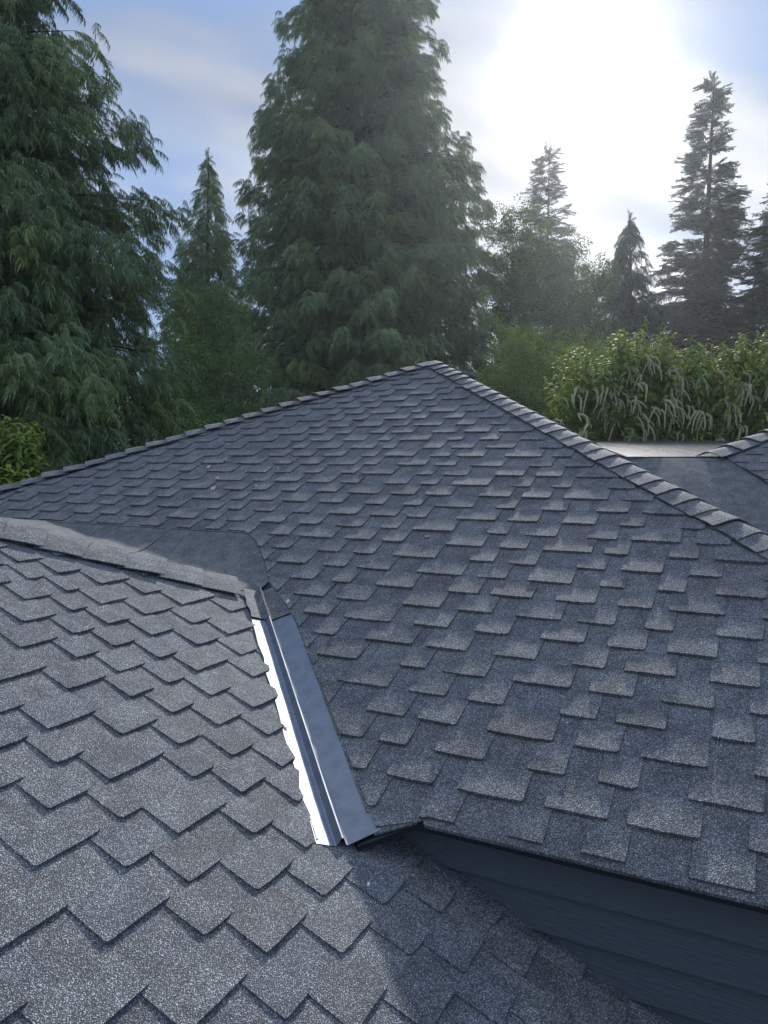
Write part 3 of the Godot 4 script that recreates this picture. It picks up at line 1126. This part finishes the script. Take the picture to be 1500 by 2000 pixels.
func laurel(o: Node3D, lobes: Array, shoots: int, spikes: int, sd: int, tall: float) -> void:
	rng.seed = sd
	var trunk := Buf.new()
	for k in 5:
		var a := TAU * k / 5.0
		tube(trunk, [Vector3(cos(a) * 0.1, 0, sin(a) * 0.1), Vector3(cos(a) * 0.35, tall * 0.45, sin(a) * 0.3), Vector3(cos(a) * 0.6, tall * 0.85, sin(a) * 0.5)], [0.06, 0.045, 0.015], 6)
	obj("trunk", trunk, M.bark, o)
	var sm := []
	for k in 4:
		sm.append(shoot_mesh(sd * 10 + k))
	var fm := []
	for k in 4:
		fm.append(spike_mesh(sd * 20 + k))
	var greens := []
	for g in [Color(0.26, 0.34, 0.07), Color(0.33, 0.38, 0.07), Color(0.21, 0.31, 0.07)]:
		var m := leaf_mat(0.8, 0.62)
		m.albedo_color = (g as Color).linear_to_srgb()
		greens.append(m)
	var creams := []
	for g in [Color(0.78, 0.70, 0.48), Color(0.84, 0.77, 0.56), Color(0.70, 0.66, 0.42)]:
		var m := leaf_mat(0.9, 0.8)
		m.albedo_color = (g as Color).linear_to_srgb()
		creams.append(m)
	var inside := [[], []]
	var tint := [[], []]
	for l in lobes:
		var c: Vector3 = l[0]
		var r: Vector3 = l[1]
		var share: float = l[2]
		for k in int(900 * share):
			var d := Vector3(rng.randfn(), rng.randfn(), rng.randfn()).normalized()
			var p := c + d * r * rng.randf_range(0.35, 0.92)
			var v := k % 2
			inside[v].append(Transform3D(basis_along((d + Vector3(0, 0.5, 0)).normalized(), rng.randf() * TAU, rng.randf_range(0.8, 1.2)), p))
			var g := rng.randf_range(0.8, 1.15)
			tint[v].append(Color(0.22 * g, 0.31 * g, 0.065 * g))
		for k in int(shoots * share):
			var d := Vector3(rng.randf_range(-1, 1), rng.randf_range(-0.1, 1.0), rng.randf_range(-0.7, 1.0)).normalized()
			if k < shoots * share * 0.6:
				d = Vector3(d.x, absf(d.y) + 0.35, d.z).normalized()
			var s := MeshInstance3D.new()
			s.name = "leaf_shoot"
			s.mesh = sm[rng.randi() % 4]
			s.material_override = greens[rng.randi() % 3]
			o.add_child(s, true)
			var up := (d * 0.55 + Vector3(0, 1.0, 0)).normalized()
			var bs := Basis(Quaternion(Vector3.UP, up)) * Basis(Vector3.UP, rng.randf() * TAU)
			s.transform = Transform3D(bs.scaled(Vector3.ONE * rng.randf_range(0.95, 1.4)), c + d * r * rng.randf_range(0.86, 1.0))
		var made := 0
		while made < int(spikes * share):
			var d := Vector3(rng.randf_range(-1, 1), rng.randf_range(-0.25, 0.75), rng.randf_range(0.25, 1.0)).normalized()
			var root := c + d * r * rng.randf_range(1.0, 1.12)
			for k in rng.randi_range(3, 5):
				var s := MeshInstance3D.new()
				s.name = "flower_spike"
				s.mesh = fm[rng.randi() % 4]
				s.material_override = creams[rng.randi() % 3]
				o.add_child(s, true)
				var dir := (d + Vector3(rng.randf_range(-1.3, 1.3), 0, rng.randf_range(-0.4, 0.6)))
				dir.y = rng.randf_range(-0.4, 0.15)
				s.transform = Transform3D(basis_along(dir.normalized(), 0, rng.randf_range(0.8, 1.3)), root + Vector3(rng.randf_range(-0.09, 0.09), rng.randf_range(-0.06, 0.06), rng.randf_range(-0.05, 0.05)))
				made += 1
	for v in 2:
		crown(o, "foliage", leaf_cluster(sd + 50 + v, 16, 0.15, 0.045, 0.16), M.leaf, inside[v], tint[v])

func taper(top: float, slope: float, most: float, low := 0.0) -> Callable:
	# crown radius: grows down from the top at slope until most
	return func(y: float) -> float:
		var r := minf((top - y) * slope, most)
		return maxf(r, low) if y < top - 1.0 else maxf(r, 0.0)

func trees() -> void:
	var ced := [cedar_frond(1), cedar_frond(2), cedar_frond(3)]
	var fir := [fir_frond(1), fir_frond(2), fir_frond(3)]
	var small := [leaf_cluster(1, 22, 0.10, 0.055, 0.2), leaf_cluster(2, 22, 0.10, 0.055, 0.2)]
	var cg := Color(0.16, 0.245, 0.105)
	var ct := Color(0.28, 0.34, 0.10)
	var o := base("cedar_tree", Vector3(-8.1, 0, -15), "huge dark green cedar filling the left edge, drooping sprays", "tree")
	conifer(o, 20.5, taper(20.5, 0.36, 3.9), 1.5, 800, 15.0, cg, ct, "cedar", ced, 0.40, 101, 0.68, 0.42)
	o = base("cedar_tree", Vector3(-1.0, 0, -34), "tallest broad cedar in the middle, behind the roof peak", "tree")
	conifer(o, 34.5, taper(34.5, 0.28, 5.2), 2.0, 1000, 11.0, cg, ct, "cedar", ced, 0.40, 102, 0.98, 0.6)
	o = base("cedar_tree", Vector3(-8.4, 0, -38), "slim pointed cedar in the gap between the two big cedars", "tree")
	conifer(o, 19.3, taper(19.3, 0.30, 2.4), 3.0, 360, 12.0, cg, ct, "cedar", ced, 0.35, 103, 1.0, 0.3)
	o = base("fir_tree", Vector3(17.2, 0, -42), "tall dark fir with a visible trunk at the right", "tree")
	conifer(o, 24.7, taper(24.7, 0.22, 2.7), 4.0, 300, 9.0, Color(0.10, 0.145, 0.08), Color(0.065, 0.09, 0.045), "fir", fir, 0.42, 104, 1.25, 0.40)
	o = base("fir_tree", Vector3(14.4, 0, -70), "thin fir top rising above the leafy trees under the sun", "tree")
	conifer(o, 31.6, taper(31.6, 0.26, 3.6), 10.0, 190, 5.0, Color(0.05, 0.07, 0.045), Color(0.07, 0.095, 0.05), "fir", fir, 0.32, 105, 1.8, 0.35)
	o = base("cedar_tree", Vector3(11.8, 0, -38), "small pointed cedar left of the tall fir", "tree")
	conifer(o, 16.4, taper(16.4, 0.36, 2.0), 4.0, 260, 8.0, Color(0.048, 0.068, 0.04), Color(0.065, 0.09, 0.045), "cedar", ced, 0.35, 106, 1.2, 0.25)
	o = base("fir_tree", Vector3(20.6, 0, -40), "dense fir cut off by the right edge", "tree")
	conifer(o, 19.9, taper(19.9, 0.40, 3.6), 2.0, 340, 9.0, Color(0.10, 0.145, 0.08), Color(0.06, 0.085, 0.045), "fir", fir, 0.42, 107, 1.3, 0.4)
	o = base("cedar_tree", Vector3(18.9, 0, -46), "dark bushy cedar behind the two firs at the right", "tree")
	conifer(o, 16.2, taper(16.2, 0.5, 4.0), 1.0, 360, 8.0, Color(0.10, 0.145, 0.08), Color(0.06, 0.085, 0.045), "cedar", ced, 0.35, 108, 1.5, 0.4)
	# leafy trees
	var lg := Color(0.125, 0.18, 0.075)
	var lt := Color(0.18, 0.24, 0.08)
	var g := "leafy trees beyond the roof"
	o = base("leafy_tree", Vector3(9.4, 0, -45), "leafy tree in front of the thin fir top", "tree", g)
	broadleaf(o, 15.2, [[Vector3(-0.2, 13.6, 0), Vector3(0.55, 1.5, 0.6)], [Vector3(0.75, 12.9, 0), Vector3(0.5, 1.7, 0.6)], [Vector3(1.35, 11.4, 0.2), Vector3(0.5, 1.5, 0.5)], [Vector3(-1.1, 12.0, 0), Vector3(0.55, 1.5, 0.6)], [Vector3(0.1, 10.8, 0.3), Vector3(0.8, 1.6, 0.7)], [Vector3(-1.5, 9.6, 0.2), Vector3(0.6, 1.4, 0.6)], [Vector3(1.1, 9.2, 0), Vector3(0.8, 1.5, 0.7)], [Vector3(-0.5, 8.0, 0.3), Vector3(1.1, 1.5, 0.9)], [Vector3(0.9, 7.0, 0.2), Vector3(1.1, 1.4, 0.9)]], 2100, small, lg, lt, 201, 1.0, 0.2, 0.9)
	o.scale = Vector3(1.3, 1.22, 1.3)
	o = base("leafy_tree", Vector3(5.3, 0, -33), "narrow leafy tree at the right edge of the tallest cedar", "tree", g)
	broadleaf(o, 15.4, [[Vector3(0.0, 13.4, 0), Vector3(0.8, 1.9, 0.8)], [Vector3(0.1, 10.6, 0), Vector3(0.95, 2.0, 0.9)], [Vector3(-0.2, 7.8, 0), Vector3(1.1, 2.0, 1.0)]], 1300, small, lg, lt, 202, 1.0, 0.18, 0.7)
	o = base("leafy_tree", Vector3(9.7, 0, -36), "low leafy tree beside the small pointed cedar", "tree", g)
	broadleaf(o, 13.6, [[Vector3(0.0, 11.8, 0), Vector3(0.8, 1.7, 0.8)], [Vector3(-0.2, 9.0, 0), Vector3(1.0, 1.9, 1.0)], [Vector3(0.4, 7.0, 0), Vector3(1.2, 1.6, 1.0)]], 1300, small, lg, lt, 203, 1.05, 0.18, 0.7)
	o = base("leafy_tree", Vector3(-6.0, 0, -26), "leafy tree between the two big cedars, small glinting leaves", "tree", g)
	broadleaf(o, 11.0, [[Vector3(-0.1, 9.2, 0), Vector3(1.1, 1.7, 1.1)], [Vector3(0.5, 7.4, 0.3), Vector3(1.5, 1.7, 1.4)], [Vector3(-0.5, 6.0, 0.3), Vector3(1.6, 1.7, 1.4)], [Vector3(0.8, 4.6, 0.3), Vector3(1.5, 1.6, 1.4)]], 2600, small, Color(0.17, 0.26, 0.10), Color(0.23, 0.32, 0.11), 204, 0.85, 0.16)
	o = base("leafy_shrub", Vector3(-4.7, 0, -17), "bright green shrub above the left hip, in front of the cedars", "shrub")
	broadleaf(o, 6.6, [[Vector3(0.0, 5.9, 0), Vector3(0.65, 0.75, 0.6)], [Vector3(-0.5, 5.2, 0.1), Vector3(0.8, 0.8, 0.7)], [Vector3(0.3, 4.6, 0.2), Vector3(0.9, 0.9, 0.7)]], 1300, small, Color(0.17, 0.30, 0.09), Color(0.24, 0.36, 0.10), 205, 0.62, 0.08)
	o = base("leafy_shrub", Vector3(3.15, 0, -18), "round dense shrub just right of the roof peak", "shrub")
	broadleaf(o, 7.6, [[Vector3(0.0, 6.9, 0), Vector3(0.75, 1.0, 0.8)], [Vector3(-0.5, 6.2, 0.1), Vector3(0.7, 1.0, 0.7)], [Vector3(0.6, 6.3, 0.2), Vector3(0.75, 1.1, 0.7)], [Vector3(0.1, 5.2, 0.3), Vector3(1.1, 1.0, 0.8)]], 2200, small, Color(0.18, 0.27, 0.085), Color(0.30, 0.37, 0.10), 206, 0.55, 0.08)
	o = base("leafy_shrub", Vector3(5.0, 0, -19), "yellow-green shrub top peeping over the flowering laurels", "shrub")
	broadleaf(o, 7.5, [[Vector3(-0.3, 7.0, 0), Vector3(0.7, 0.9, 0.7)], [Vector3(0.7, 6.8, 0.1), Vector3(0.7, 0.85, 0.7)], [Vector3(0.2, 5.6, 0.2), Vector3(1.2, 1.2, 0.8)]], 1500, small, Color(0.20, 0.28, 0.085), Color(0.32, 0.38, 0.10), 207, 0.6, 0.08)
	# flowering laurels
	o = base("laurel_bush", Vector3(3.65, 0, -12.4), "flowering laurel with cream spikes next to the right hip", "bush", "flowering laurels")
	laurel(o, [[Vector3(-0.35, 5.55, 0), Vector3(0.65, 0.95, 0.7), 0.3], [Vector3(0.35, 5.85, 0), Vector3(0.65, 1.0, 0.7), 0.4], [Vector3(0.0, 4.7, 0.15), Vector3(1.0, 0.9, 0.75), 0.3]], 120, 290, 301, 5.4)
	o = base("laurel_bush", Vector3(5.55, 0, -12.6), "flowering laurel with cream spikes running out of the right edge", "bush", "flowering laurels")
	laurel(o, [[Vector3(-0.55, 5.6, 0), Vector3(0.75, 1.0, 0.7), 0.35], [Vector3(0.5, 5.75, 0), Vector3(0.8, 0.95, 0.7), 0.4], [Vector3(0.0, 4.7, 0.15), Vector3(1.3, 0.9, 0.75), 0.25]], 140, 295, 302, 5.4)
	o = base("laurel_bush", Vector3(-4.95, 0, -10), "small light green bush at the left edge above the hip caps", "bush")
	laurel(o, [[Vector3(0, 4.75, 0), Vector3(0.5, 0.5, 0.45), 0.6], [Vector3(0.25, 4.3, 0.1), Vector3(0.5, 0.5, 0.4), 0.4]], 70, 0, 303, 4.6)

func _ready() -> void:
	rng.seed = 7
	# camera
	var cam := Camera3D.new()
	cam.name = "camera"
	add_child(cam)
	cam.position = Vector3(0, EYE, 0)
	cam.rotation_degrees = Vector3(-4.56, 0, 0)
	cam.fov = 67.2
	cam.near = 0.05
	cam.far = 2000.0
	cam.current = true
	# sun and sky
	var sun_dir := Vector3(0.2136, 0.4120, -0.8858).normalized()
	var env := Environment.new()
	env.background_mode = Environment.BG_SKY
	env.sky = make_sky(sun_dir)
	env.tonemap_mode = Environment.TONE_MAPPER_LINEAR
	env.tonemap_exposure = 1.8
	env.sdfgi_enabled = true
	env.ssao_enabled = true
	env.ssil_enabled = true
	# thin haze, brighter towards the sun
	env.volumetric_fog_enabled = true
	env.volumetric_fog_density = 0.0009
	env.volumetric_fog_albedo = Color(0.93, 0.96, 1.0)
	env.volumetric_fog_anisotropy = 0.7
	var we := WorldEnvironment.new()
	we.name = "environment"
	we.environment = env
	add_child(we)
	var sun := DirectionalLight3D.new()
	sun.name = "sun"
	add_child(sun)
	sun.look_at_from_position(Vector3.ZERO, -sun_dir, Vector3.UP)
	sun.light_energy = 0.62
	sun.light_color = Color(1.0, 0.985, 0.965)
	sun.light_angular_distance = 3.0
	sun.shadow_enabled = true
	make_materials()
	print("materials")
	# ground
	var gb := Buf.new()
	var q := 130.0
	gb.quad(Vector3(-q, 0, -q), Vector3(q, 0, -q), Vector3(q, 0, q), Vector3(-q, 0, q), Vector3.UP, Color.WHITE)
	var ground := obj("ground", gb, M.grass, self)
	ground.set_meta("kind", "structure")
	build_house()
	print("house")
	small_things()
	trees()
	print("trees")
